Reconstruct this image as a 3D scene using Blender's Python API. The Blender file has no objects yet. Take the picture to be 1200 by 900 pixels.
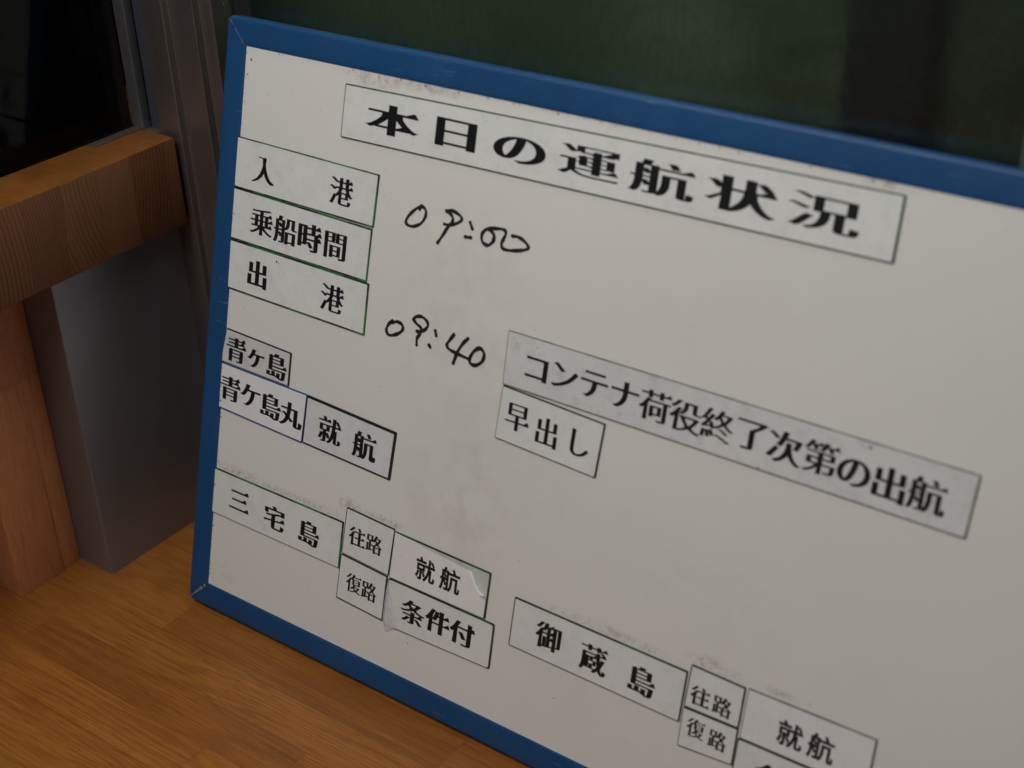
import bpy, bmesh, math, random
from mathutils import Vector, Matrix, noise as mnoise
from mathutils.geometry import delaunay_2d_cdt
random.seed(7)
SC = bpy.context.scene
COL = SC.collection

# ---------------------------------------------------------------- camera
LEAN = 0.27792                       # the board leans back against the window
CAM_R = [[0.8028735648646415, 0.5947322342936873, -0.0410805103860797],
         [0.26861845331445927, -0.4224241098138941, -0.8656800783123559],
         [-0.5322012451887819, 0.683996667345666, -0.49890920384327686]]
CAM_C = (1.05793, -0.79026, 0.97249)
cam_data = bpy.data.cameras.new('camera')
cam = bpy.data.objects.new('camera', cam_data); COL.objects.link(cam)
r, d, f = [Vector(v) for v in CAM_R]
m = Matrix((r, -d, -f)).transposed().to_4x4(); m.translation = Vector(CAM_C)
cam.matrix_world = m
cam_data.sensor_width = 36; cam_data.lens = 53.294
cam_data.clip_start = 0.02; cam_data.clip_end = 60
cam_data.dof.use_dof = True; cam_data.dof.focus_distance = 1.45; cam_data.dof.aperture_fstop = 3.7
cam_data.dof.aperture_blades = 7
SC.camera = cam

# ---------------------------------------------------------------- world and light
w = bpy.data.worlds.new('World'); SC.world = w; w.use_nodes = True
w.node_tree.nodes['Background'].inputs[0].default_value = (0.80, 0.88, 1.0, 1)
w.node_tree.nodes['Background'].inputs[1].default_value = 0.10

def area(name, loc, target, size, size_y, power, col):
    l = bpy.data.lights.new(name, 'AREA'); l.shape = 'RECTANGLE'; l.size = size; l.size_y = size_y
    l.energy = power; l.color = col
    o = bpy.data.objects.new(name, l); COL.objects.link(o); o.location = loc
    o.rotation_euler = (Vector(target) - Vector(loc)).to_track_quat('-Z', 'Y').to_euler()
    return o
area('daylight_lamp', (0.02, -1.0, 1.95), (-.22, 0.05, 0.1), 0.9, 0.75, 19.5, (1.0, 0.985, 0.955))
area('plank_fill_lamp', (0.60, -1.0, 2.0), (-.15, -.05, 0.1), 0.6, 0.6, 6.5, (1.0, 0.95, 0.88))  # fill lamp added to lift the planks at the left
area('outside_fill_lamp', (0.22, 0.27, 1.12), (0.26, 0.36, 0.55), 0.5, 0.10, 3.9, (0.86, 1.0, 0.9))  # added to brighten the green behind the pane, in place of outdoor daylight
SC.view_settings.view_transform = 'Standard'; SC.view_settings.look = 'None'
SC.view_settings.exposure = 0.0; SC.view_settings.gamma = 1.0

# ---------------------------------------------------------------- node helpers
class NT:
    def __init__(s, name, rough=0.5, metallic=0.0, spec=0.5):
        s.mat = bpy.data.materials.new(name); s.mat.use_nodes = True
        s.t = s.mat.node_tree; s.b = s.t.nodes['Principled BSDF']
        s.b.inputs['Roughness'].default_value = rough
        s.b.inputs['Metallic'].default_value = metallic
        s.b.inputs['Specular IOR Level'].default_value = spec
    def n(s, typ, **kw):
        nd = s.t.nodes.new(typ)
        for k, v in kw.items(): setattr(nd, k, v)
        return nd
    def put(s, sock, v):
        if isinstance(v, (int, float)): sock.default_value = v
        elif isinstance(v, tuple): sock.default_value = v
        else: s.t.links.new(v, sock)
    def math(s, op, a, b=0.0, c=None, clamp=False):
        nd = s.n('ShaderNodeMath', operation=op, use_clamp=clamp)
        s.put(nd.inputs[0], a); s.put(nd.inputs[1], b)
        if c is not None: s.put(nd.inputs[2], c)
        return nd.outputs[0]
    def xyz(s):
        c = s.n('ShaderNodeTexCoord').outputs['Object']
        sp = s.n('ShaderNodeSeparateXYZ'); s.t.links.new(c, sp.inputs[0])
        return c, sp.outputs[0], sp.outputs[1], sp.outputs[2]
    def comb(s, x, y, z=0.0):
        nd = s.n('ShaderNodeCombineXYZ')
        for i, v in enumerate((x, y, z)): s.put(nd.inputs[i], v)
        return nd.outputs[0]
    def noise(s, vec, scale, detail=2.0, rough=0.5, dist=0.0):
        nd = s.n('ShaderNodeTexNoise'); s.put(nd.inputs['Vector'], vec)
        nd.inputs['Scale'].default_value = scale; nd.inputs['Detail'].default_value = detail
        nd.inputs['Roughness'].default_value = rough; nd.inputs['Distortion'].default_value = dist
        return nd.outputs['Fac']
    def white(s, vec):
        nd = s.n('ShaderNodeTexWhiteNoise', noise_dimensions='3D'); s.put(nd.inputs['Vector'], vec)
        sp = s.n('ShaderNodeSeparateColor'); s.t.links.new(nd.outputs['Color'], sp.inputs[0])
        return nd.outputs['Value'], sp.outputs[0], sp.outputs[1], sp.outputs[2]
    def remap(s, v, a, b, c=0.0, d=1.0):
        nd = s.n('ShaderNodeMapRange'); s.put(nd.inputs[0], v)
        for i, q in enumerate((a, b, c, d)): s.put(nd.inputs[i + 1], q)
        return nd.outputs[0]
    def mix(s, fac, a, b, blend='MIX'):
        nd = s.n('ShaderNodeMix', data_type='RGBA', blend_type=blend)
        s.put(nd.inputs[0], fac); s.put(nd.inputs[6], a); s.put(nd.inputs[7], b)
        return nd.outputs[2]
    def color(s, v): s.put(s.b.inputs['Base Color'], v)
    def rough(s, v): s.put(s.b.inputs['Roughness'], v)
    def bump(s, h, strength, dist=0.001):
        nd = s.n('ShaderNodeBump'); nd.inputs['Strength'].default_value = strength
        nd.inputs['Distance'].default_value = dist; s.put(nd.inputs['Height'], h)
        s.t.links.new(nd.outputs[0], s.b.inputs['Normal'])
def c4(r_, g_, b_): return (r_, g_, b_, 1.0)

# ---------------------------------------------------------------- materials
def mat_staves(name, light, dark, row_w, col_w, fiber=1.0, gloss=0.38, along='x', seam=0.5):
    s = NT(name, gloss, 0, 0.4)
    c, x, y, z = s.xyz()
    if along == 'z': x, y = z, s.math('ADD', x, y)
    row = s.math('FLOOR', s.math('DIVIDE', y, row_w))
    rr = s.white(s.comb(row, 3.1, 0.7))[0]
    xs = s.math('ADD', s.math('DIVIDE', x, col_w), s.math('MULTIPLY', rr, 7.0))
    colm = s.math('FLOOR', xs)
    v, a, b, cc = s.white(s.comb(row, colm, 2.3))
    gx = s.math('ADD', s.math('MULTIPLY', x, 1.3), s.math('MULTIPLY', a, 40.0))
    gy = s.math('ADD', s.math('MULTIPLY', y, 15.0), s.math('MULTIPLY', b, 60.0))
    field = s.noise(s.comb(gx, gy, s.math('MULTIPLY', cc, 9.0)), 1.0, 2.0, 0.45)
    ring = s.math('SINE', s.math('MULTIPLY', field, s.remap(v, 0, 1, 90.0, 200.0)))
    ring = s.remap(ring, -0.6, 1.0)
    fib = s.noise(s.comb(s.math('ADD', s.math('MULTIPLY', x, 6.0), s.math('MULTIPLY', a, 20.0)), s.math('MULTIPLY', y, 520.0), z), 1.0, 6.0, 0.78)
    pore = s.remap(s.noise(s.comb(s.math('MULTIPLY', x, 38.0), s.math('MULTIPLY', y, 760.0), a), 1.0, 1.0), 0.57, 0.66)
    fleck = s.remap(s.noise(s.comb(s.math('MULTIPLY', x, 22.0), s.math('MULTIPLY', y, 980.0), b), 1.0, 2.0, .6), 0.60, 0.70)
    fac = s.math('ADD', s.math('MULTIPLY', ring, 0.20), s.math('MULTIPLY', s.remap(fib, 0.36, 0.64), 0.58 * fiber))
    fac = s.math('ADD', fac, s.math('MULTIPLY', s.remap(s.noise(s.comb(s.math('MULTIPLY', x, 4.0), s.math('MULTIPLY', y, 25.0), b), 1.0, 2.0), 0.3, 0.7), 0.25), clamp=True)
    base = s.mix(fac, light, dark)
    tone = s.remap(v, 0, 1, 0.86, 1.09)
    base = s.mix(1.0, base, s.comb(tone, s.math('MULTIPLY', tone, s.remap(cc, 0, 1, .93, 1.05)), tone), 'MULTIPLY')
    base = s.mix(s.math('MULTIPLY', pore, 0.36), base, s.mix(.5, dark, c4(.03, .012, .004)))
    base = s.mix(s.math('MULTIPLY', fleck, 0.22), base, s.mix(.35, light, c4(.75, .45, .18)))
    fr = s.math('FRACT', s.math('DIVIDE', y, row_w)); edge = s.math('MINIMUM', fr, s.math('SUBTRACT', 1.0, fr))
    fx = s.math('FRACT', xs); ex = s.math('MINIMUM', fx, s.math('SUBTRACT', 1.0, fx))
    sm = s.math('MAXIMUM', s.remap(edge, 0.0, 0.012, 1, 0), s.remap(ex, 0.0, 0.0016, 1, 0))
    base = s.mix(s.math('MULTIPLY', sm, seam), base, s.mix(0.5, dark, c4(.02, .01, .004)))
    # wear: dull scratches in the varnish
    s.color(base)
    s.rough(s.remap(s.noise(c, 14.0, 3.0), 0.3, 0.7, gloss - 0.06, gloss + 0.12))
    s.bump(s.math('SUBTRACT', s.math('MULTIPLY', fac, -0.5), s.math('MULTIPLY', sm, 1.0)), 0.12, 0.0006)
    return s.mat

M = {}
M['table'] = mat_staves('table_wood', c4(.43, .160, .029), c4(.19, .060, .0095), 0.0475, 0.36, seam=0.55)
M['plank'] = mat_staves('plank_wood', c4(.68, .285, .13), c4(.53, .20, .085), 0.14, 3.0, fiber=.8, along='z', seam=0.2)
M['beam_top'] = mat_staves('beam_top_wood', c4(.27, .098, .020), c4(.115, .036, .007), 0.043, 0.6, seam=0.5)

def mat_endgrain():
    s = NT('beam_end_grain', 0.5, 0, 0.3)
    c, x, y, z = s.xyz()
    wob = s.math('MULTIPLY', s.math('SUBTRACT', s.noise(c, 9.0, 1.0), 0.5), 0.010)
    yy = s.math('ADD', s.math('ADD', y, s.math('MULTIPLY', z, -0.06)), wob)
    blk = s.math('DIVIDE', yy, 0.043)
    bid = s.math('FLOOR', blk)
    v, a, b, cc = s.white(s.comb(bid, 5.3, 1.9))
    cy = s.math('MULTIPLY', s.math('ADD', bid, s.math('ADD', s.remap(a, 0, 1, -1.2, 1.2), s.math('MULTIPLY', s.math('SIGN', s.math('SUBTRACT', a, .5)), 2.2))), 0.043)
    cz = s.remap(b, 0, 1, -0.10, 0.06)
    dy = s.math('SUBTRACT', y, cy); dz = s.math('MULTIPLY', s.math('SUBTRACT', z, cz), 0.62)
    dist = s.math('SQRT', s.math('ADD', s.math('MULTIPLY', dy, dy), s.math('MULTIPLY', dz, dz)))
    dist = s.math('ADD', dist, s.math('MULTIPLY', s.noise(c, 45.0, 3.0), 0.0035))
    ring = s.math('FRACT', s.math('MULTIPLY', dist, s.remap(cc, 0, 1, 200.0, 330.0)))
    ring = s.math('MULTIPLY', s.math('POWER', ring, 2.2), s.remap(s.noise(s.comb(s.math('MULTIPLY', dist, 90.0), bid, 0.0), 1.0, 2.0), 0.3, 0.7, 0.4, 1.0))
    fine = s.remap(s.noise(c, 900.0, 2.0), 0.35, 0.7)
    f_ = s.math('ADD', s.math('MULTIPLY', ring, 1.0), s.math('MULTIPLY', fine, 0.2), clamp=True)
    base = s.mix(f_, c4(.225, .085, .032), c4(.055, .018, .007))
    base = s.mix(s.math('MULTIPLY', s.remap(v, 0.45, 0.9), 0.28), base, c4(.20, .115, .055))
    tone = s.remap(a, 0, 1, 0.80, 1.06)
    base = s.mix(1.0, base, s.comb(tone, tone, tone), 'MULTIPLY')
    fr = s.math('FRACT', blk); e = s.math('MINIMUM', fr, s.math('SUBTRACT', 1.0, fr))
    base = s.mix(s.remap(e, 0.0, 0.018, 0.35, 0.0), base, c4(.06, .022, .01))
    s.color(base); s.bump(f_, 0.15, 0.0005)
    return s.mat
M['endgrain'] = mat_endgrain()

def mat_brushed(name, col, rough, var=0.25, metal=0.9):
    s = NT(name, rough, metal, 0.5)
    c, x, y, z = s.xyz()
    k = s.noise(s.comb(s.math('MULTIPLY', x, 1600.0), s.math('MULTIPLY', y, 1600.0), s.math('MULTIPLY', z, 5.0)), 1.0, 2.0)
    big = s.noise(c, 6.0, 3.0)
    t = s.math('ADD', s.remap(k, 0.3, 0.7, 1.0 - var, 1.0 + var * .4), s.remap(big, .3, .7, -.06, .06))
    s.color(s.mix(1.0, col, s.comb(t, t, t), 'MULTIPLY'))
    s.rough(s.remap(k, 0.3, 0.7, rough - .05, rough + .09))
    s.bump(k, 0.04, 0.0003)
    return s.mat
M['steel'] = mat_brushed('brushed_steel', c4(.30, .305, .33), 0.45, var=0.06, metal=0.78)
M['bronze'] = mat_brushed('anodised_frame', c4(.31, .28, .27), 0.40, var=0.05, metal=.92)
M['alloy'] = mat_brushed('jamb_alloy', c4(.22, .22, .235), 0.42, var=0.04, metal=.85)
s = NT('felt_pile', 0.95); c, x, y, z = s.xyz()
k = s.noise(c, 500.0, 3.0); s.color(s.mix(k, c4(.01, .011, .017), c4(.04, .043, .06))); s.bump(k, .5, .001); M['felt'] = s.mat
s = NT('black_rubber', 0.6); c, x, y, z = s.xyz()
s.color(s.mix(s.noise(c, 60.0), c4(.008, .008, .009), c4(.02, .02, .021))); M['rubber'] = s.mat

# blue painted frame with chips and dirt
s = NT('blue_frame', 0.42, 0, 0.28); c, x, y, z = s.xyz()
big = s.remap(s.noise(c, 7.0, 3.0), .3, .7); fine = s.noise(c, 400.0, 3.0)
base = s.mix(big, c4(.008, .055, .155), c4(.012, .068, .185))
base = s.mix(s.math('MULTIPLY', s.remap(fine, .55, .75), .25), base, c4(.06, .16, .34))
scr = s.remap(s.noise(s.comb(s.math('MULTIPLY', x, 25.0), s.math('MULTIPLY', y, 400.0), 0.0), 1.0, 2.0), .70, .74)
base = s.mix(s.math('MULTIPLY', scr, .35), base, c4(.13, .22, .40))
chip = s.remap(s.noise(c, 130.0, 4.0, .6), .735, .75)
base = s.mix(chip, base, c4(.010, .012, .02))
s.color(base); s.rough(s.remap(s.noise(c, 30.0, 3.0), .3, .7, .36, .55)); s.bump(s.noise(c, 700.0, 2.0), .06, .0003)
M['blue'] = s.mat
s = NT('bare_metal_seam', 0.4, .6); c, x, y, z = s.xyz()
s.color(s.mix(s.remap(s.noise(c, 260.0, 3.0), .5, .68), c4(.42, .45, .48), c4(.05, .055, .07))); M['seam'] = s.mat

# white enamel panel with old wiped ink and grease; smudges have their own places on the panel
def mat_panel():
    s = NT('white_enamel', 0.36, 0, 0.4)
    c, x, y, z = s.xyz()
    base = s.mix(s.remap(s.noise(c, 3.0, 3.0), .3, .7), c4(.732, .722, .686), c4(.705, .70, .668))
    def blob(u, v, ru, rv, amt, col, sc, base, lo=.42, hi=.7):
        dx = s.math('DIVIDE', s.math('SUBTRACT', x, u), ru); dy = s.math('DIVIDE', s.math('SUBTRACT', y, v), rv)
        dd = s.math('SQRT', s.math('ADD', s.math('MULTIPLY', dx, dx), s.math('MULTIPLY', dy, dy)))
        msk = s.math('MULTIPLY', s.remap(dd, 0.2, 1.0, 1, 0), s.remap(s.noise(c, sc, 5.0, .65, .6), lo, hi))
        return s.mix(s.math('MULTIPLY', msk, amt, clamp=True), base, col)
    br = c4(.17, .080, .045); gy = c4(.42, .385, .35)
    # wiped ink in the middle
    base = blob(.31, .36, .10, .11, .28, gy, 22.0, base)
    base = blob(.33, .22, .08, .09, .42, c4(.45, .40, .35), 28.0, base)
    base = blob(.29, .44, .10, .07, .15, gy, 40.0, base)
    base = blob(.40, .24, .16, .05, .18, gy, 16.0, base)
    base = blob(.45, .09, .13, .05, .10, gy, 30.0, base)
    base = blob(.60, .22, .20, .06, .14, gy, 24.0, base)
    base = blob(.60, .45, .25, .06, .10, gy, 18.0, base)
    # brown grime under the top rail and along the magnets
    base = blob(.185, .570, .05, .012, .6, br, 170.0, base)
    base = blob(.25, .571, .06, .007, .5, br, 140.0, base)
    base = blob(.40, .576, .22, .004, .6, br, 120.0, base, .45, .62)
    base = blob(.665, .575, .03, .010, .6, br, 150.0, base)
    base = blob(.06, .158, .05, .007, .6, br, 220.0, base)
    base = blob(.14, .158, .07, .005, .5, br, 220.0, base)
    base = blob(.203, .172, .016, .010, .75, br, 230.0, base)
    base = blob(.25, .172, .03, .005, .6, br, 230.0, base)
    base = blob(.50, .157, .08, .006, .45, br, 160.0, base)
    base = blob(.598, .166, .03, .008, .6, br, 170.0, base)
    base = blob(.66, .165, .02, .005, .5, br, 190.0, base)
    base = blob(.055, .042, .02, .008, .25, br, 300.0, base)
    base = blob(.10, .395, .13, .004, .3, br, 300.0, base)
    base = blob(.015, .37, .018, .16, .35, br, 260.0, base, .5, .7)
    speck = s.remap(s.noise(c, 190.0, 4.0, .7), .74, .78)
    base = s.mix(s.math('MULTIPLY', speck, .45), base, c4(.16, .12, .10))
    s.color(base)
    s.rough(s.remap(s.noise(c, 25.0, 4.0), .3, .7, .34, .46))
    return s.mat
M['panel'] = mat_panel()

def mat_face(name, a, b, mott=0.0, rough=0.42):
    s = NT(name, rough, 0, 0.4); c, x, y, z = s.xyz()
    base = s.mix(s.remap(s.noise(c, 16.0, 4.0), .3, .7), a, b)
    if mott:
        base = s.mix(s.math('MULTIPLY', s.remap(s.noise(c, 70.0, 5.0, .7), .5, .68), mott), base, c4(.33, .33, .335))
    base = s.mix(s.math('MULTIPLY', s.remap(s.noise(c, 420.0, 2.0), .68, .74), .5), base, c4(.30, .31, .30))
    scr = s.remap(s.noise(s.comb(s.math('ADD', s.math('MULTIPLY', x, 90.0), s.math('MULTIPLY', y, 45.0)), s.math('MULTIPLY', y, 900.0), 0.0), 1.0, 2.0), .70, .76)
    base = s.mix(s.math('MULTIPLY', scr, .10), base, c4(.45, .46, .46))
    s.color(base); s.rough(s.remap(s.noise(c, 50.0, 3.0), .3, .7, rough - .06, rough + .1))
    s.bump(s.noise(c, 35.0, 2.0), .08, .001)
    return s.mat
M['face'] = mat_face('magnet_face', c4(.745, .75, .735), c4(.685, .70, .685), .15)
M['face_grey'] = mat_face('magnet_face_grey', c4(.69, .695, .69), c4(.62, .63, .63), .30)
M['face_aged'] = mat_face('magnet_face_aged', c4(.65, .635, .625), c4(.575, .56, .565), .35)
M['face_white'] = mat_face('magnet_face_white', c4(.775, .775, .78), c4(.735, .735, .74), 0.06)
M['face_cool'] = mat_face('magnet_face_cool', c4(.69, .70, .71), c4(.63, .64, .655), .25)
M['paper'] = mat_face('paper_overlay', c4(.80, .785, .78), c4(.75, .735, .735), 0.0, .6)
M['old_face'] = mat_face('old_label_under', c4(.60, .62, .57), c4(.47, .51, .45), .6)

def mat_edge(name, a, b, k=.5):
    s = NT(name, .55); c, x, y, z = s.xyz()
    s.color(s.mix(s.remap(s.noise(c, 28.0, 3.0, .6), k - .04, k + .04), a, b)); return s.mat
M['edge_green'] = mat_edge('edge_green', c4(.025, .16, .035), c4(.012, .013, .012), .49)
M['edge_dark'] = mat_edge('edge_dark_green', c4(.02, .075, .025), c4(.015, .017, .016), .46)
M['edge_black'] = mat_edge('edge_black', c4(.012, .012, .012), c4(.03, .022, .02), .6)
M['edge_blue'] = mat_edge('edge_blue', c4(.02, .075, .24), c4(.015, .03, .09), .6)
M['edge_grey'] = mat_edge('edge_grey', c4(.20, .21, .18), c4(.12, .11, .095), .5)
s = NT('printed_black', 0.42, 0, .35); c, x, y, z = s.xyz()
s.color(s.mix(s.noise(c, 90.0, 3.0), c4(.006, .006, .007), c4(.013, .012, .013))); M['ink'] = s.mat
s = NT('marker_ink', 0.5, 0, .35); c, x, y, z = s.xyz()
s.color(s.mix(s.noise(c, 300.0, 3.0), c4(.008, .006, .007), c4(.03, .022, .026))); M['marker'] = s.mat
s = NT('grime_dark', 0.8); c, x, y, z = s.xyz()
s.color(s.mix(s.noise(c, 500.0), c4(.03, .02, .014), c4(.17, .10, .06))); M['grime'] = s.mat
s = NT('crinkled_tape', 0.16, 0, .8); c, x, y, z = s.xyz()
s.color(c4(.80, .81, .84)); s.b.inputs['Alpha'].default_value = .50
s.bump(s.noise(c, 300.0, 3.0, .6, 1.0), .35, .001); M['tape'] = s.mat

# figured window glass (fine wrinkled relief, its lensing of light also painted into the tint), and clear glass
s = NT('figured_glass', 0.16, 0, .5); c, x, y, z = s.xyz()
s.b.inputs['Transmission Weight'].default_value = 1.0; s.b.inputs['IOR'].default_value = 1.45
s.color(c4(.80, .90, .82))
wr = s.noise(s.comb(s.math('MULTIPLY', x, 290.0), s.math('MULTIPLY', y, 290.0), s.math('MULTIPLY', z, 95.0)), 1.0, 3.0, .6, 1.2)
s.color(s.mix(s.remap(wr, .36, .64), c4(.62, .70, .63), c4(.86, .95, .88))); s.bump(wr, .7, .0008); M['figured'] = s.mat
s = NT('clear_glass', 0.0, 0, .5)
s.b.inputs['Transmission Weight'].default_value = 1.0; s.b.inputs['IOR'].default_value = 1.19; s.color(c4(.5, .52, .51))
M['clear'] = s.mat
s = NT('dark_interior', 0.9, 0, .1); c, x, y, z = s.xyz()
s.color(s.mix(s.noise(c, 3.0), c4(.006, .006, .007), c4(.014, .013, .013))); M['dark'] = s.mat  # near-black colour stands for the unlit room behind the clear pane
s = NT('green_outside', 0.9, 0, .1); c, x, y, z = s.xyz()
g = s.remap(s.noise(s.comb(s.math('MULTIPLY', x, 6.0), y, s.math('MULTIPLY', z, 1.5)), 1.0, 3.0), .35, .65)
lf = s.remap(s.noise(c, 55.0, 3.0, .6), .38, .62)
s.color(s.mix(s.math('MULTIPLY', lf, .75), s.mix(g, c4(.06, .082, .048), c4(.11, .13, .085)), c4(.012, .02, .01))); M['green'] = s.mat
s = NT('dark_post_paint', 0.6); c, x, y, z = s.xyz()
s.color(s.mix(s.noise(c, 8.0), c4(.003, .004, .003), c4(.006, .008, .006))); M['post'] = s.mat
s = NT('pale_mullion', 0.5); c, x, y, z = s.xyz()
s.color(s.mix(s.noise(c, 20.0), c4(.06, .085, .065), c4(.08, .105, .08))); M['mullion'] = s.mat

# ---------------------------------------------------------------- object helpers
def link(name, me, parent=None):
    o = bpy.data.objects.new(name, me); COL.objects.link(o)
    if parent is not None: o.parent = parent
    return o
def mesh(name, verts, faces, mats, parent=None, idx=None, smooth=None):
    me = bpy.data.meshes.new(name); me.from_pydata([tuple(v) for v in verts], [], faces)
    for mm in (mats if isinstance(mats, (list, tuple)) else [mats]): me.materials.append(mm)
    if idx: me.polygons.foreach_set('material_index', idx)
    if smooth is not None:
        me.polygons.foreach_set('use_smooth', [True] * len(me.polygons)); me.set_sharp_from_angle(angle=math.radians(smooth))
    me.update()
    return link(name, me, parent)
def tag(o, label=None, cat=None, group=None, kind=None):
    if label: o['label'] = label
    if cat: o['category'] = cat
    if group: o['group'] = group
    if kind: o['kind'] = kind
    return o
def empty(name, loc=(0, 0, 0), rot=(0, 0, 0)):
    o = bpy.data.objects.new(name, None); COL.objects.link(o); o.location = loc; o.rotation_euler = rot
    o.empty_display_size = .05
    return o
def box_bm(lo, hi, bev=0.0, seg=2):
    bm = bmesh.new(); bmesh.ops.create_cube(bm, size=1)
    for v in bm.verts:
        v.co = Vector([lo[i] + (v.co[i] + .5) * (hi[i] - lo[i]) for i in range(3)])
    if bev: bmesh.ops.bevel(bm, geom=bm.edges[:], offset=bev, segments=seg, affect='EDGES', profile=.5)
    return bm
def box(name, lo, hi, mats, parent=None, bev=0.0, pick=None, seg=2):
    bm = box_bm(lo, hi, bev, seg); me = bpy.data.meshes.new(name); bm.normal_update()
    if pick:
        for f_ in bm.faces: f_.material_index = pick(f_.normal)
    bm.to_mesh(me); bm.free()
    for mm in (mats if isinstance(mats, (list, tuple)) else [mats]): me.materials.append(mm)
    if bev:
        me.polygons.foreach_set('use_smooth', [True] * len(me.polygons)); me.set_sharp_from_angle(angle=math.radians(35))
    return link(name, me, parent)

# ================================================================ SETTING
ZT = -0.005
o = box('table_top', (-.75, -1.3, ZT - .04), (1.9, .30, ZT), M['table'], bev=.002); tag(o, kind='structure')
o = mesh('dark_backing_wall', [(-.75, -2, -.6), (-.75, .14, -.6), (-.75, .14, 1.6), (-.75, -2, 1.6), (-.75, .155, -.6), (-.19, .155, -.6), (-.19, .155, 1.6), (-.75, .155, 1.6)],
         [(0, 1, 2, 3), (4, 5, 6, 7)], M['dark']); tag(o, kind='structure')  # near-black backing added to keep world light from showing through the pane
o = mesh('interior_ceiling', [(-.76, -2, 1.61), (-.14, -2, 1.61), (-.14, .15, 1.61), (-.76, .15, 1.61)], [(0, 1, 2, 3)], M['dark']); tag(o, kind='structure')
# outside: a green backdrop and a post, seen blurred through the figured glass
gv, gf = [], []
N = 60
for i in range(N + 1):
    xx = -1.2 + 4.6 * i / N
    yy = .37 + .03 * math.sin(xx * 9.0) + .02 * math.sin(xx * 23.0 + 1)
    gv += [(xx, yy, -.8), (xx, yy, 1.9)]
    if i: gf.append((2 * i - 2, 2 * i, 2 * i + 1, 2 * i - 1))
o = mesh('green_backdrop', gv, gf, M['green'], smooth=60); tag(o, kind='structure')
o = box('outdoor_post', (.597, .215, -.6), (.662, .26, 1.8), M['post'], bev=.004)
tag(o, 'dark upright post standing outside, behind the frosted green window', 'post')

# ================================================================ WINDOW (right) AND ITS FRAME
win = empty('frosted_window', (.9, .18, 0)); tag(win, 'dark green figured glass window the whiteboard leans against', 'window')
def wpart(name, prof, z0, z1, mat, parent, off=(.9, .18, 0), closed=False, bev=0.0009):
    # extrude a plan polyline (x, y) straight up, bevelled at its corners so that the arrises catch light
    pts = []
    n_ = len(prof)
    for i, p in enumerate(prof):
        if 0 < i < n_ - 1 or closed:
            a, b = Vector(prof[i - 1]), Vector(prof[(i + 1) % n_]); q = Vector(p)
            da, db = (a - q), (b - q)
            k = min(bev, da.length * .3, db.length * .3)
            A, B = q + da.normalized() * k, q + db.normalized() * k
            for t in (0, .33, .67, 1): pts.append(A * (1 - t) ** 2 + q * (2 * t * (1 - t)) + B * t * t)
        else: pts.append(Vector(p))
    V = [(p.x - off[0], p.y - off[1], z - off[2]) for z in (z0, z1) for p in pts]
    L = len(pts); F = [(i, (i + 1) % L, L + (i + 1) % L, L + i) for i in range(L if closed else L - 1)]
    if closed: F += [tuple(range(L - 1, -1, -1)), tuple(range(L, 2 * L))]
    return mesh(name, V, F, mat, parent, smooth=35)
GY = .183
# corner jamb staircase: (plan, from the left jamb to the glass)
jam = [(-.1085, .152), (-.0775, .152), (-.0775, .160), (-.0430, .160), (-.0430, .169), (-.0265, .169), (-.0265, GY + .012), (-.1085, GY + .012)]
wpart('jamb', jam, ZT, 1.5, M['bronze'], win, closed=True)
wpart('gasket', [(-.0085, GY - .0016), (.0128, GY - .0016), (.0128, GY + .004), (-.0085, GY + .004)], .0, 1.5, M['rubber'], win, closed=True, bev=.0005)
gl = box('pane', (-.026 - .9, GY - .18, 0), (.905 - .9, GY + .004 - .18, 1.5), M['figured'], win)
gl.location = (0, .0003, 0)
box('mullion', (.749 - .9, GY - .0085 - .18, 0), (.79 - .9, GY - .0005 - .18, 1.5), M['mullion'], win, bev=.001)

# ================================================================ LEFT WALL
lw = empty('glazed_partition', (-.14, -.2, .446)); tag(lw, 'clear dark glass pane above the wooden ledge with a metal jamb', 'glass panel')
off = (-.14, -.2, .446)
wpart('jamb', [(-.160, .145), (-.1255, .145), (-.1255, .1555), (-.160, .1555)], .4462, 1.5, M['alloy'], lw, off, closed=True)
wpart('felt_strip', [(-.1253, .156), (-.1087, .1545), (-.1087, .166), (-.1253, .166)], .4462, 1.5, M['felt'], lw, off, closed=True)
lp = box('pane', (-.004, -1.25, .0003), (0, .0, 1.054), M['clear'], lw)
lp.location = (-.1400 + .14, .1447 + .2, 0); lp.rotation_euler = (0, 0, math.radians(-1.9))
box('bottom_bead', (-.1395 + .14, .085 + .2, .4463 - .446), (-.1285 + .14, .1446 + .2, .4475 - .446), M['bronze'], lw, bev=.0003)

box('bracket', (-.158 + .14, .1464 + .2, .3535 - .446), (-.1088 + .14, .1665 + .2, .4458 - .446), M['bronze'], lw, bev=.0005)
# metal corner post under the ledge
pt = wpart('corner_post', [(-.1605, -.0135), (-.1045, -.0135), (-.1045, .1538), (-.1605, .1538)], ZT, .3525, M['steel'], None, (-.13, .07, ZT), closed=True, bev=.0010)
pt.location = (-.13, .07, ZT); tag(pt, 'brushed metal corner post on the table under the wooden ledge', 'post')
# wooden planks left of it
w1 = box('wooden_upright', (-.036 * 0 - .20, -.0285, 0), (.20, .0285, .3575), M['plank'], bev=.0012)
w1.location = (-.355, -.0665, ZT); tag(w1, 'pinkish wooden upright at the far left under the ledge, nearer the table front', 'board')
w2 = box('wooden_upright', (-.20, -.0121, 0), (.20, .0121, .3575), M['plank'], bev=.0012)
w2.location = (-.3578, -.0257, ZT); tag(w2, 'narrow wooden upright wedged between the wider upright and the metal post', 'board')

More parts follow.
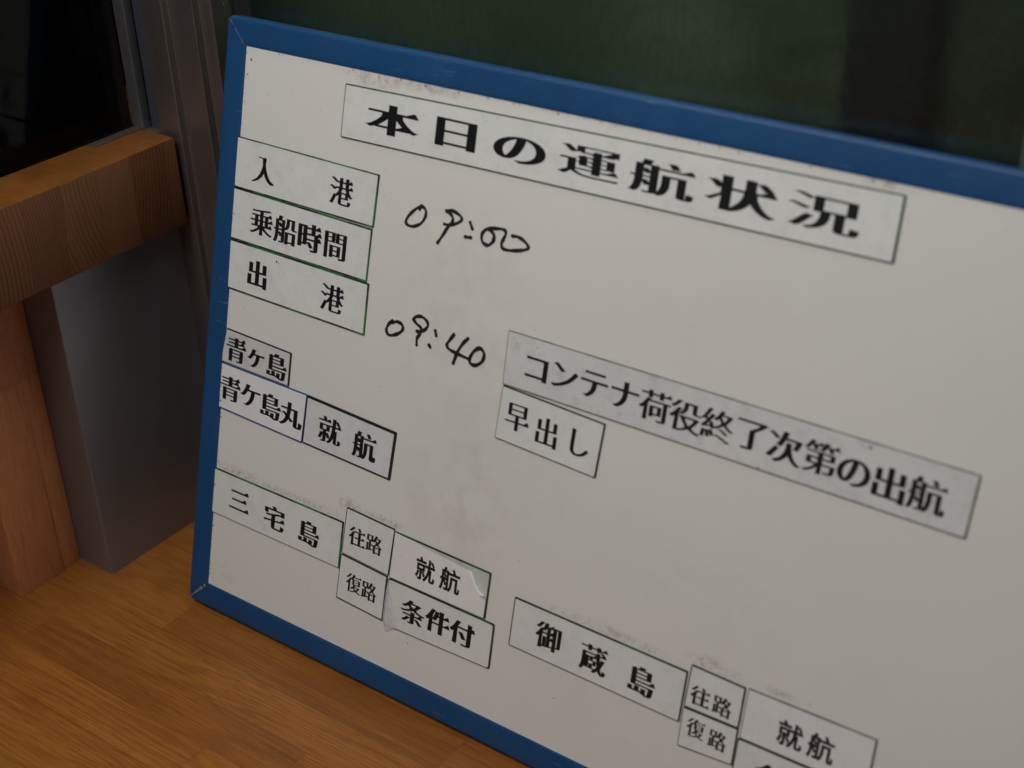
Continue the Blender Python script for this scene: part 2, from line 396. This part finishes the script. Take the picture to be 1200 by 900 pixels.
# wooden ledge: laminated, its end grain faces the table
bx = box('wooden_ledge', (-.0285 * 2, -.90, -.0465), (.0, .146, .0465), [M['beam_top'], M['endgrain']], bev=.0015,
         pick=lambda n_: 1 if n_.x > .5 else 0)
bx.location = (-.0815, 0, .3995)
for v in bx.data.vertices:
    if v.co.x < -.03: v.co.x -= .012
tag(bx, 'thick laminated wooden ledge with end grain showing, below the dark glass', 'ledge')

# ================================================================ WHITEBOARD
BROT = (math.pi / 2 - LEAN, 0, 0)
BW, BH, FW, FT = .90, .60, .0262, .0175
def on_board(u, v, n_=0.0):      # board millimetres -> world
    return Vector((u, v * math.sin(LEAN) - n_ * math.cos(LEAN), v * math.cos(LEAN) + n_ * math.sin(LEAN)))
wb = empty('whiteboard', (0, 0, 0), BROT)
tag(wb, 'white message board in a blue frame leaning against the window', 'whiteboard')
PZ = -.0022
mesh('panel', [(.012, .012, PZ), (BW - .012, .012, PZ), (BW - .012, BH - .012, PZ), (.012, BH - .012, PZ)], [(0, 1, 2, 3)], M['panel'], wb)
mesh('back_sheet', [(.012, .012, -.014), (BW - .012, .012, -.014), (BW - .012, BH - .012, -.014), (.012, BH - .012, -.014)], [(3, 2, 1, 0)], M['bronze'], wb)
# profile of the rail: (distance inwards, height)
PROF = [(.004, -FT), (.0012, -FT + .0008), (.0, -FT + .004), (.0, -.0034), (.0004, -.0018), (.0014, -.0006), (.0030, -.0001), (.0050, .0),
        (.0205, .0), (.0232, -.0002), (.0246, -.0008), (.0254, -.0016), (FW, -.0028), (FW, -.006), (FW - .004, -FT), ]
RC = .0075
CORN = [((0, 0), (1, 1), math.pi), ((BW, 0), (-1, 1), 1.5 * math.pi), ((BW, BH), (-1, -1), 0.0), ((0, BH), (1, -1), .5 * math.pi)]
def corner_pt(k, t, dd):
    (px, py), (sx, sy), a0 = CORN[k]
    if dd >= RC: return (px + sx * dd, py + sy * dd)
    a = a0 + t * math.pi / 2; cx, cy = px + sx * RC, py + sy * RC; rr = RC - dd
    return (cx + rr * math.cos(a), cy + rr * math.sin(a))
for k in range(4):
    path = [(k, .5 + .1 * i) for i in range(6)] + [((k + 1) % 4, .1 * i) for i in range(6)]
    V, F = [], []; P = len(PROF)
    for (kk, t) in path:
        for dd, hh in PROF:
            q = corner_pt(kk, t, dd); V.append((q[0], q[1], hh))
    for i in range(len(path) - 1):
        for j in range(P - 1):
            F.append((i * P + j, (i + 1) * P + j, (i + 1) * P + j + 1, i * P + j + 1))
    ro = mesh('frame_rail', V, F, M['blue'], wb, smooth=50)
# mitre seams
def seam(p0, p1, w0, w1):
    p0, p1 = Vector(p0), Vector(p1); t = (p1 - p0).normalized(); nn = Vector((-t.y, t.x))
    V = []
    for i in range(9):
        q = p0.lerp(p1, i / 8); ww = (w0 + (w1 - w0) * i / 8) * .5 * (1 + .25 * math.sin(i * 2.3))
        V += [(q.x + nn.x * ww, q.y + nn.y * ww, .00025), (q.x - nn.x * ww, q.y - nn.y * ww, .00025)]
    mesh('mitre_seam', V, [(2 * i, 2 * i + 1, 2 * i + 3, 2 * i + 2) for i in range(8)], M['seam'], wb)
seam((.0036, BH - .0036), (.0232, BH - .0232), .0005, .0007)
seam((.0040, .0040), (.0240, .0240), .0007, .0036)
seam((BW - .0040, .0040), (BW - .0240, .0240), .0007, .0015)
seam((BW - .0036, BH - .0036), (BW - .0232, BH - .0232), .0005, .0007)

# handwriting in marker
INK = {
 'a': [[[250.9,470.1],[255.4,468.1],[256.4,462.5],[252.5,455.3],[244.5,450.6],[237.0,450.6],[235.5,454.2],[239.1,460.4],[245.7,466.8],[250.5,469.4],[249.2,466.8]],[[278.2,471.6],[284.5,473.1],[293.2,470.8],[295.7,467.7],[291.8,463.8],[283.9,460.4],[277.7,459.8]],[[279.0,471.2],[283.3,469.8],[286.1,467.0],[285.9,463.5],[282.8,459.6],[277.0,449.3],[272.7,442.3]],[[305.0,467.2],[308.1,462.2]],[[301.5,453.9],[307.4,454.5]],[[331.6,460.8],[330.5,455.9],[326.0,452.0],[320.1,453.9],[318.9,460.4],[324.3,466.2],[332.2,467.9],[339.6,468.8],[343.1,467.1],[342.2,462.6],[340.0,457.0],[341.5,453.1],[348.2,452.7],[359.2,455.0],[366.9,458.1],[366.6,461.0],[361.6,464.3],[355.3,465.9],[349.9,465.4]],[[324.9,465.5],[329.3,464.1],[332.2,460.4],[331.0,456.0]]],
 'b': [[[231.7,361.1],[227.6,356.4],[226.0,350.9],[229.6,347.3],[237.0,349.6],[242.9,353.8],[244.7,357.7],[242.4,361.0],[237.2,361.7],[232.4,359.7]],[[255.6,368.5],[257.7,371.4],[263.7,373.3],[269.8,371.3],[272.3,367.5],[269.9,363.1],[264.9,359.6],[260.7,358.9]],[[255.6,368.5],[259.5,365.6],[264.9,363.0],[265.0,358.4],[261.8,352.7],[262.1,346.7]],[[281.1,364.6],[282.7,360.6]],[[276.0,350.0],[277.4,348.8]],[[301.7,366.4],[297.5,359.9],[295.4,355.6],[298.8,352.3],[308.1,350.8],[320.8,349.3]],[[317.3,367.0],[312.6,361.4],[307.8,352.3],[304.6,341.3]],[[330.9,362.3],[325.1,357.6],[321.7,350.1],[323.3,346.0],[329.2,346.2],[335.3,351.5],[336.3,358.0],[332.9,361.7],[328.3,360.8]]]}
def catmull(P, n_=8):
    P = [Vector(p) for p in P]
    if len(P) == 2: return [P[0].lerp(P[1], i / n_) for i in range(n_ + 1)]
    Q = [P[0] * 2 - P[1]] + P + [P[-1] * 2 - P[-2]]; out = []
    for i in range(1, len(Q) - 2):
        a, b, c_, d_ = Q[i - 1:i + 3]
        for j in range(n_):
            t = j / n_
            out.append(.5 * ((2 * b) + (c_ - a) * t + (2 * a - 5 * b + 4 * c_ - d_) * t * t + (3 * b - a - 3 * c_ + d_) * t ** 3))
    return out + [P[-1]]
def handwriting(strokes, width, seed):
    rnd = random.Random(seed); V, F = [], []
    for si, st in enumerate(strokes):
        pts = catmull(st); h = PZ + .00012 + si * .00004; L = len(pts); b0 = len(V); ph = rnd.random() * 6
        for i, p in enumerate(pts):
            t = (pts[min(i + 1, L - 1)] - pts[max(i - 1, 0)]).normalized(); nn = Vector((-t.y, t.x))
            ww = width * .5 * (1 + .16 * math.sin(i * .45 + ph) + .08 * rnd.uniform(-1, 1))
            for sg in (1, -1): V.append(((p.x + sg * nn.x * ww) / 1000, (p.y + sg * nn.y * ww) / 1000, h))
            if i: F.append((b0 + 2 * i - 2, b0 + 2 * i - 1, b0 + 2 * i + 1, b0 + 2 * i))
        for p in (pts[0], pts[-1]):
            b1 = len(V); rr = width * rnd.uniform(.50, .62)
            for a in range(12): V.append(((p.x + rr * math.cos(a * math.pi / 6)) / 1000, (p.y + rr * math.sin(a * math.pi / 6)) / 1000, h + .00002))
            F.append(tuple(range(b1, b1 + 12)))
    return mesh('handwriting', V, F, M['marker'], wb)
handwriting(INK['a'], 3.0, 1); handwriting(INK['b'], 3.2, 2)

# grime: dark specks and crumbs on the panel and on the inner edge of the rails
def speckle():
    rnd = random.Random(11); V, F = [], []
    def sp(u, v, rr, h=PZ + .0001):
        k = rnd.randint(5, 8); b0 = len(V); e = rnd.uniform(.45, 1); a0 = rnd.random() * 6
        for i in range(k):
            a = i * 2 * math.pi / k; q = rr * rnd.uniform(.6, 1.2)
            x_, y_ = q * math.cos(a), q * e * math.sin(a)
            V.append(((u + x_ * math.cos(a0) - y_ * math.sin(a0)) / 1000, (v + x_ * math.sin(a0) + y_ * math.cos(a0)) / 1000, h))
        F.append(tuple(range(b0, b0 + k)))
    for _ in range(240): sp(rnd.uniform(28, 800), rnd.uniform(28, 572), abs(rnd.gauss(.12, .16)) + .1)
    for _ in range(130): sp(rnd.uniform(27, 260), rnd.uniform(30, 570), abs(rnd.gauss(.12, .18)) + .1)
    for u0, u1, v0, dv, n_ in [(28, 120, 155.5, 1.6, 80), (120, 198, 155.5, 1.2, 46), (200, 262, 171.5, 1.8, 60), (198, 206, 163, 6, 30), (155, 200, 563, 4, 30),
                               (420, 580, 154, 1.3, 40), (580, 635, 161, 2.2, 44), (640, 690, 163, 1.6, 20), (630, 700, 572, 2, 22), (200, 470, 572.5, 1.0, 70),
                               (30, 70, 40, 9, 26), (204, 216, 455, 16, 20), (202, 222, 372, 18, 16), (264, 300, 470, 10, 9), (28, 130, 105, 2.0, 24)]:
        for _ in range(int(n_ * .7)): sp(rnd.uniform(u0, u1), v0 + abs(rnd.gauss(0, dv)), abs(rnd.gauss(.15, .2)) + .1)
    for _ in range(90): sp(26.6 + abs(rnd.gauss(0, .9)), rnd.uniform(28, 572), abs(rnd.gauss(.3, .35)) + .12)
    for _ in range(60): sp(rnd.uniform(28, 700), 573.2 - abs(rnd.gauss(0, .6)), abs(rnd.gauss(.3, .35)) + .12)
    for u, v, rr in [(33, 563, 1.5), (37, 562, .6), (29, 549, .9), (31, 546, .5), (47, 327, .5), (385, 392, .5), (206, 493, .5), (455, 75, .7), (290, 62, .8), (321, 64, .5), (640, 60, .7)]: sp(u, v, rr)
    for _ in range(80): sp(25.3 + rnd.gauss(0, .8), rnd.uniform(30, 560), rnd.uniform(.2, 1.1), .00008)
    for _ in range(60): sp(rnd.uniform(6, 800), abs(rnd.gauss(1.6, .8)) + .5, rnd.uniform(.2, .8), .00012)
    for u, v, rr in [(690.6, 382.3, 1.3), (606, 339.8, 1.0), (391, 378.5, .7), (507, 365, .5), (366, 381, .8), (370, 377, .5), (86.7, 382.4, 1.5), (89.5, 381.2, .9), (60, 421, .6)]: sp(u, v, rr, PZ + .0018)
    for _ in range(60): sp(rnd.uniform(30, 800), rnd.uniform(1.5, 24), abs(rnd.gauss(.15, .25)) + .1, .00015)
    for _ in range(26): sp(rnd.gauss(430, 8), 588 + rnd.gauss(-8, 4), rnd.uniform(.2, .7), .00015)
    return mesh('grime_speck', V, F, M['grime'], wb)
speckle()

# ================================================================ LETTERING (outlines of the built-in type, given the contrast of a serif face)
GL = {}
def outlines(ch):
    if ch in GL: return GL[ch]
    if ch == '入':                    # drawn by hand: the serif form has a flag at its head
        own = [[(.27,.80),(.29,.835),(.49,.82),(.53,.845),(.555,.81),(.53,.60),(.585,.40),(.69,.22),(.80,.10),(.97,.0),(.955,-.03),(.85,-.05),(.71,.05),(.59,.22),(.515,.42),(.485,.60),(.47,.775),(.40,.785)],
               [(.485,.58),(.45,.42),(.37,.26),(.23,.10),(.03,-.04),(.045,-.065),(.24,.03),(.40,.17),(.49,.34),(.525,.55)]]
        cs = [[Vector(p) for p in P] for P in own]
        GL[ch] = [P if area2(P) > 0 else P[::-1] for P in cs]
        return GL[ch]
    cu = bpy.data.curves.new('type', 'FONT'); cu.body = ch
    to = bpy.data.objects.new('type', cu); COL.objects.link(to)
    dg = bpy.context.evaluated_depsgraph_get(); dg.update()
    cv = to.to_curve(dg); cs = []
    for sp in cv.splines:
        bp = sp.bezier_points; L = len(bp); pts = []
        for i in range(L):
            a, b = bp[i], bp[(i + 1) % L]
            p0, p1, p2, p3 = a.co.xy, a.handle_right.xy, b.handle_left.xy, b.co.xy
            chord = (p3 - p0).length
            dev = 0 if chord < 1e-6 else max(abs((p1 - p0).cross(p3 - p0)), abs((p2 - p0).cross(p3 - p0))) / chord
            n_ = 1 if dev < .0015 else 6
            for j in range(n_):
                t = j / n_; pts.append(p0 * (1 - t) ** 3 + p1 * 3 * t * (1 - t) ** 2 + p2 * 3 * t * t * (1 - t) + p3 * t ** 3)
        cl = []
        for p in pts:
            if not cl or (p - cl[-1]).length > 1e-4: cl.append(p)
        if (cl[0] - cl[-1]).length < 1e-4: cl.pop()
        if len(cl) > 2: cs.append(cl)
    to.to_curve_clear(); bpy.data.objects.remove(to); bpy.data.curves.remove(cu)
    GL[ch] = cs
    return cs
def inside(p, cs):
    c_ = False
    for P in cs:
        L = len(P)
        for i in range(L):
            a, b = P[i], P[(i + 1) % L]
            if (a.y > p.y) != (b.y > p.y) and p.x < (b.x - a.x) * (p.y - a.y) / (b.y - a.y) + a.x: c_ = not c_
    return c_
def restyle(ch, fat, thin, serif):
    # swell uprights, thin the level strokes, and put the small triangles on their right ends
    cs = outlines(ch); out = []; tri = []
    for P in cs:
        L = len(P); E = [(P[(i + 1) % L] - P[i]) for i in range(L)]
        k = max(range(L), key=lambda i: E[i].length); e = E[k]; mid = (P[k] + P[(k + 1) % L]) / 2
        ln = Vector((-e.y, e.x)).normalized()
        sgn = -1 if inside(mid + ln * .004, cs) else 1          # outward side
        Nn = [Vector((-q.y, q.x)).normalized() * sgn for q in E]
        Q = []
        for i in range(L):
            n1, n2 = Nn[i - 1], Nn[i]; mm = (n1 + n2) / max(.45, 1 + n1.dot(n2))
            Q.append(Vector((P[i].x + fat * mm.x, P[i].y - thin * mm.y)))
        out.append(Q)
        if serif:
            for i in range(L):
                j = (i + 1) % L
                if Nn[i].x > .97 and .045 < E[i].length < .10:
                    ea, eb = E[i - 1], E[j]
                    if ea.length > .10 and eb.length > .10 and abs(ea.y) < .12 * ea.length and abs(eb.y) < .12 * eb.length:
                        xr = P[i].x + fat; yt = max(P[i].y, P[j].y) - thin; yb = min(P[i].y, P[j].y) + thin
                        tri.append([Vector((xr - serif * 1.75, yt - .004)), Vector((xr - serif * .62, yt + serif * .72)), Vector((xr - serif * .30, yt + serif * .58)), Vector((xr + .02, yb))])
                # outer top-right corner of a box stroke
                if E[i].dot(Nn[i - 1]) < 0 and Nn[i - 1].y > .97 and Nn[i].x > .97 and E[i - 1].length > .16 and E[i].length > .16:
                    x0, y0 = P[i].x + fat, P[i].y - thin
                    tri.append([Vector((x0 - serif * 1.2, y0 - .006)), Vector((x0 - serif * .45, y0 + serif * .5)), Vector((x0 + serif * .38, y0 - serif * .25)), Vector((x0 - .01, y0 - serif * 1.0))])
    return out, tri
def winding(p, polys):
    wn = 0
    for P in polys:
        L = len(P)
        for i in range(L):
            a, b = P[i], P[(i + 1) % L]
            if a.y <= p.y < b.y and (b - a).cross(p - a) > 0: wn += 1
            elif b.y <= p.y < a.y and (b - a).cross(p - a) < 0: wn -= 1
    return wn
def fill(polys):
    # constrained triangulation, keeping what lies inside any stroke
    vs, es = [], []
    for P in polys:
        b0 = len(vs); L = len(P); vs += P; es += [(b0 + i, b0 + (i + 1) % L) for i in range(L)]
    ov, oe, of, *_ = delaunay_2d_cdt(vs, es, [], 0, 1e-6)
    F = [tuple(q) for q in of if winding(sum((ov[i] for i in q), Vector((0, 0))) / len(q), polys) != 0]
    return ov, F
DENSE = set('終役第況運航港乗船間蔵復第荷路就御')
def lettering(chars, em, h, parent, o0, style):
    for ch, u, v in chars:
        cs = outlines(ch); xs = [p.x for P in cs for p in P]; ys = [p.y for P in cs for p in P]
        cx, cy = (min(xs) + max(xs)) / 2, (min(ys) + max(ys)) / 2
        fat, thin, serif = style
        if ch in DENSE: fat, serif, thin = fat * .74, serif * .8, thin + .004
        if ch == '終': fat, thin, serif = .028, .007, .07
        if ch in 'のしヶケコンテナ': thin *= .3
        out, tri = restyle(ch, fat, thin, serif)
        big = max(out, key=lambda P: abs(area2(P))); sg = area2(big)
        for T in tri:
            if area2(T) * sg < 0: T.reverse()
        vv, ff = fill(out + tri)
        V = [((u - o0[0] + (p.x - cx) * em[0]) / 1000, (v - o0[1] + (p.y - cy) * em[1]) / 1000, h) for p in vv]
        o = mesh('character', V, ff, M['ink'], parent)
        bm = bmesh.new(); bm.from_mesh(o.data)
        for f_ in bm.faces:
            f_.normal_update()
            if f_.normal.z < 0: f_.normal_flip()
        bm.to_mesh(o.data); bm.free()
def area2(P): return sum(P[i - 1].cross(P[i]) for i in range(len(P)))

# ================================================================ MAGNET STRIPS
BMAT = Matrix.Rotation(BROT[0], 4, 'X')
MINCHO = (.052, .001, .125); WIDE = (.043, .004, .13); LIGHT = (.040, .000, .10); GOTHIC = (.030, -.026, 0)
TH = .0013
def round_poly(quad, rr, n_=4):
    out = []
    L = len(quad)
    for i in range(L):
        p = Vector(quad[i]); a = Vector(quad[i - 1]) - p; b = Vector(quad[(i + 1) % L]) - p
        A, B = p + a.normalized() * rr, p + b.normalized() * rr
        for j in range(n_ + 1):
            t = j / n_; out.append(A * (1 - t) ** 2 + p * 2 * t * (1 - t) + B * t * t)
    return out
def inset(quad, ds):
    # move each side i (from i to i+1) inwards by ds[i]
    P = [Vector(q) for q in quad]; L = len(P); c_ = sum(P, Vector((0, 0))) / L; ln = []
    for i in range(L):
        t = (P[(i + 1) % L] - P[i]).normalized(); nn = Vector((-t.y, t.x))
        if (c_ - P[i]).dot(nn) < 0: nn = -nn
        ln.append((P[i] + nn * ds[i], t))
    out = []
    for i in range(L):
        (p, t), (q, s_) = ln[i - 1], ln[i]
        k = (q - p).cross(s_) / t.cross(s_); out.append(p + t * k)
    return out
def slab(name, poly, z0, z1, mat, parent, o0, wob=0.0):
    L = len(poly)
    V = [((p[0] - o0[0]) / 1000, (p[1] - o0[1]) / 1000, z) for z in (z0, z1) for p in poly]
    F = [(i, (i + 1) % L, L + (i + 1) % L, L + i) for i in range(L)] + [tuple(range(L, 2 * L)), tuple(range(L - 1, -1, -1))]
    o = mesh(name, V, F, mat, parent)
    bm = bmesh.new(); bm.from_mesh(o.data); bmesh.ops.recalc_face_normals(bm, faces=bm.faces[:]); bm.to_mesh(o.data); bm.free()
    return o
def magnet(quad, em, chars, face, edge, style, label, border=(.8, .7, .6, .55), group=None, lift=0.0, rr=.9, gap=.06, letters=True):
    o0 = (sum(p[0] for p in quad) / 4, min(p[1] for p in quad))
    e = empty('magnet_strip', on_board(o0[0] / 1000, o0[1] / 1000, PZ + .00006 + lift), BROT)
    tag(e, label, 'magnet', group)
    q = inset(quad, [gap] * 4); border = [b * 1.55 for b in border]
    slab('magnet_sheet', round_poly(q, rr), 0, TH, M[edge], e, o0)
    slab('label_face', round_poly(inset(q, border), max(rr - .3, .3)), TH * .6, TH + .00012, M[face], e, o0)
    if letters: lettering(chars, em, TH + .00022, e, o0, style)
    return e, o0
G = 'printed magnet strips on the whiteboard'
MAG = [
 ('title', [[152.0,560.4],[678.9,567.7],[679.4,518.3],[151.7,512.6]],[59.0,28.8],[["本",209.6,536.9],["日",280.2,537.9],["の",347.1,536.9],["運",416.3,539.7],["航",483.8,540.0],["状",553.0,541.0],["況",620.9,542.2]],
  'face','edge_dark',WIDE,'long white magnet strip with wide heading 本日の運航状況 under the top rail',(.75,.9,.55,.55)),
 ('nyuko', [[23.7,490.1],[201.0,487.8],[199.9,439.7],[23.5,441.5]],[27.5,27.7],[["入",60.9,463.9],["港",158.8,464.0]],
  'face','edge_green',MINCHO,'white magnet strip lettered 入港, topmost of the stack of three at the left',(.7,.9,.9,.5)),
 ('josen', [[23.5,441.4],[198.7,438.2],[198.1,389.2],[23.4,391.3]],[29.9,28.3],[["乗",63.1,415.0],["船",94.3,414.0],["時",125.4,413.9],["間",157.4,413.1]],
  'face','edge_green',MINCHO,'white magnet strip lettered 乗船時間, middle of the stack of three at the left',(.9,.7,.9,.5)),
 ('shukko', [[23.6,390.6],[201.2,388.3],[201.5,339.6],[24.2,341.8]],[28.6,28.2],[["出",62.9,364.2],["港",159.4,364.0]],
  'face','edge_green',MINCHO,'white magnet strip lettered 出港, lowest of the stack of three at the left',(.9,.9,.9,.5)),
 ('aoga', [[27.7,301.8],[114.8,299.3],[114.7,266.0],[22.2,267.0]],[27.2,26.6],[["青",42.4,282.6],["ヶ",69.5,280.9],["島",97.7,281.1]],
  'face_aged','edge_black',MINCHO,'small yellowed magnet lettered 青ヶ島 directly above the whiter 青ケ島丸 strip',(.8,.9,.3,.3)),
 ('aogam', [[22.2,266.0],[139.0,264.7],[137.2,215.1],[21.9,218.4]],[28.3,26.6],[["青",38.2,241.6],["ケ",66.1,242.2],["島",94.1,239.5],["丸",121.2,238.7]],
  'face_white','edge_blue',MINCHO,'bright white magnet lettered 青ケ島丸 with blue edge lines',(.8,.3,.9,.3)),
 ('shuko1', [[139.6,264.7],[251.2,260.3],[249.1,212.8],[138.4,215.8]],[28.9,28.1],[["就",171.6,238.0],["航",215.3,235.9]],
  'face_cool','edge_black',MINCHO,'magnet lettered 就航 with a thick black border, right of the bright 青ケ島丸 strip',(1.7,1.6,1.0,.8)),
 ('miyake', [[24.9,154.3],[199.3,154.1],[199.0,106.1],[24.6,106.1]],[28.2,26.3],[["三",62.1,129.4],["宅",110.8,128.0],["島",157.6,127.8]],
  'face','edge_green',MINCHO,'white magnet strip lettered 三宅島 at the lower left of the board',(.9,.9,.3,.4)),
 ('oro1', [[201.6,170.6],[261.4,168.3],[259.2,120.4],[200.3,123.1]],[20.3,20.1],[["往",217.7,145.1],["路",238.9,145.0]],
  'face','edge_dark',LIGHT,'small white magnet lettered 往路 right of the 三宅島 strip',(.8,.35,.5,.7)),
 ('fuku1', [[200.1,121.9],[258.8,119.2],[258.4,73.1],[199.0,75.6]],[19.0,20.5],[["復",219.3,97.3],["路",238.8,96.6]],
  'face','edge_dark',LIGHT,'small white magnet lettered 復路 immediately left of the taped 条件付 strip',(.6,.9,.8,.6)),
 ('mikura', [[401.8,152.8],[577.6,151.8],[577.3,105.2],[401.5,106.0]],[26.9,27.2],[["御",441.4,129.2],["蔵",489.0,126.8],["島",537.8,126.2]],
  'face','edge_dark',MINCHO,'white magnet strip lettered 御蔵島 near the bottom rail',(.9,.7,.45,.8)),
 ('oro2', [[579.8,159.6],[629.8,158.8],[629.9,122.6],[578.8,121.4]],[17.8,18.4],[["往",592.3,135.0],["路",612.8,134.6]],
  'face','edge_dark',LIGHT,'small white magnet lettered 往路 right of the 御蔵島 strip',(.8,.7,.4,.7)),
 ('fuku2', [[578.8,120.4],[629.9,121.8],[630.1,88.5],[579.4,84.5]],[16.9,18.4],[["復",593.4,105.9],["路",614.0,104.2]],
  'face','edge_dark',LIGHT,'small white magnet lettered 復路 directly under the 往路 magnet beside the 御蔵島 strip',(.7,.6,.5,.5)),
 ('shuko3', [[632.0,159.9],[741.8,162.0],[742.3,117.0],[632.0,115.0]],[22.8,22.9],[["就",673.6,135.6],["航",700.1,136.0]],
  'face_white','edge_grey',GOTHIC,'bright white magnet lettered 就航 in plain type at the bottom right, corner intact',(.8,.9,.5,.5)),
 ('joken2', [[631.0,114.4],[752.0,116.4],[752.4,71.0],[630.6,68.6]],[28.1,25.2],[["条",664,91.5],["件",693.5,92.2],["付",722,92.2]],
  'face','edge_dark',MINCHO,'white magnet strip lettered 条件付 under the plain bright 就航 magnet at bottom right',(.8,.7,.45,.8)),
 ('conte', [[359.1,386.0],[773.2,387.1],[772.1,338.0],[359.7,338.0]],[29.6,28.0],[["コ",392.6,360.0],["ン",421.4,361.6],["テ",450.3,362.2],["ナ",480.3,362.0],["荷",508.8,361.2],["役",537.5,360.7],["終",566.0,362.0],["了",595.8,362.6],["次",624.5,361.6],["第",654.1,362.5],["の",681.7,359.6],["出",710.0,359.6],["航",738.8,360.3]],
  'face_grey','edge_grey',(.040,.002,.115),'long greyish magnet strip lettered コンテナ荷役終了次第の出航',(.6,.7,.55,.5)),
 ('haya', [[360.6,337.4],[466.3,333.2],[464.1,284.8],[358.8,288.8]],[25.7,27.7],[["早",379.7,312.7],["出",411.1,309.0],["し",445.0,309.4]],
  'face','edge_dark',(.034,.008,.12),'white magnet strip lettered 早出し under the long greyish strip',(.8,.8,.45,.4)),
]
for nm, quad, em, chars, face, edge, style, label, bor in MAG:
    magnet(quad, em, chars, face, edge, style, label, bor, G)

# the strip whose paper overlay has curled off at its upper right corner
quad = [[261.8,166.6],[373.7,165.0],[373.2,120.0],[260.3,119.8]]
e, o0 = magnet(quad, None, None, 'old_face', 'edge_dark', GOTHIC, 'white magnet lettered 就航 whose paper corner has curled off at upper right', (.9, .9, .5, .4), G, letters=False)
def q2(u, v): return ((u - o0[0]) / 1000, (v - o0[1]) / 1000)
pap = [(261.5,120.4),(371.6,120.6),(371.8,133.0),(371.2,141.5),(366.5,143.0),(361.0,148.5),(356.2,155.0),(353.0,159.3),(347.0,159.0),(334.0,160.2),(318.0,161.0),(300.0,162.2),(282.0,164.2),(262.6,165.8)]
slab('paper_overlay', pap, TH + .0002, TH + .0005, M['paper'], e, o0)
lettering([["就",302.0,141.7],["航",330.7,142.2]], [23.6,23.6], TH + .0006, e, o0, GOTHIC)
cv, cf = [], []
edge_pts = catmull([(371.6,139.0),(370.6,142.6),(366.5,144.0),(361.0,149.5),(356.2,156.0),(352.0,160.4)], 5)
LE = len(edge_pts)
for i, p in enumerate(edge_pts):
    t = (edge_pts[min(i + 1, LE - 1)] - edge_pts[max(i - 1, 0)]).normalized(); ow = Vector((t.y, -t.x))
    if ow.dot(Vector((1, 1))) < 0: ow = -ow
    rr = .25 + 1.15 * math.sin(math.pi * i / (LE - 1)) ** .7
    sec = [(-3.4, .02)] + [(-1.2 + rr * math.sin(a), .05 + rr * (1 - math.cos(a))) for a in [k * .42 for k in range(9)]]
    for dx, hz in sec:
        u_, v_ = q2(p.x + ow.x * dx, p.y + ow.y * dx); cv.append((u_, v_, TH + .0006 + hz / 1000))
    if i:
        for j in range(9): cf.append(((i - 1) * 10 + j, i * 10 + j, i * 10 + j + 1, (i - 1) * 10 + j + 1))
mesh('curled_corner', cv, cf, M['paper'], e, smooth=60)

# the strip with crinkled clear tape on its lower left corner
quad = [[260.3,118.9],[384.4,118.7],[384.8,74.5],[259.3,70.8]]
e, o0 = magnet(quad, [28.1,25.2], [["条",292.8,94.9],["件",322.0,96.7],["付",350.6,96.4]], 'face', 'edge_dark', MINCHO, 'white magnet strip lettered 条件付 with crinkled clear tape on its lower left corner', (.9, .9, .4, .5), G, rr=2.4)
outl = [(260.0,114.0),(262.6,108.0),(266.4,99.0),(270.4,89.0),(274.6,79.0),(275.6,73.0),(268.6,69.0),(263.0,65.0),(259.8,68.5),(258.6,78.0),(258.8,90.0),(259.2,103.0)]
cxy = Vector((264.5, 84.0)); tv, tf = [], []
RN, AN = 7, 48
ring = catmull(outl + [outl[0]], 4)[:-1]; AN = len(ring)
for k in range(1, RN + 1):
    for i, p in enumerate(ring):
        p_ = cxy.lerp(p, k / RN)
        hz = TH + .0004 + (.0035 * abs(mnoise.noise(Vector((p_.x * .30 + p_.y * .1, p_.y * .07, 3.0)))) + .002 * abs(mnoise.noise(Vector((p_.x * .7, p_.y * .22, 9.0))))) * (1.15 - k / RN)
        tv.append((*q2(p_.x, p_.y), hz))
for k in range(RN - 1):
    for i in range(AN):
        j = (i + 1) % AN; tf.append((k * AN + i, k * AN + j, (k + 1) * AN + j, (k + 1) * AN + i))
tf.append(tuple(range(AN)))
mesh('clear_tape', tv, tf, M['tape'], e, smooth=25)
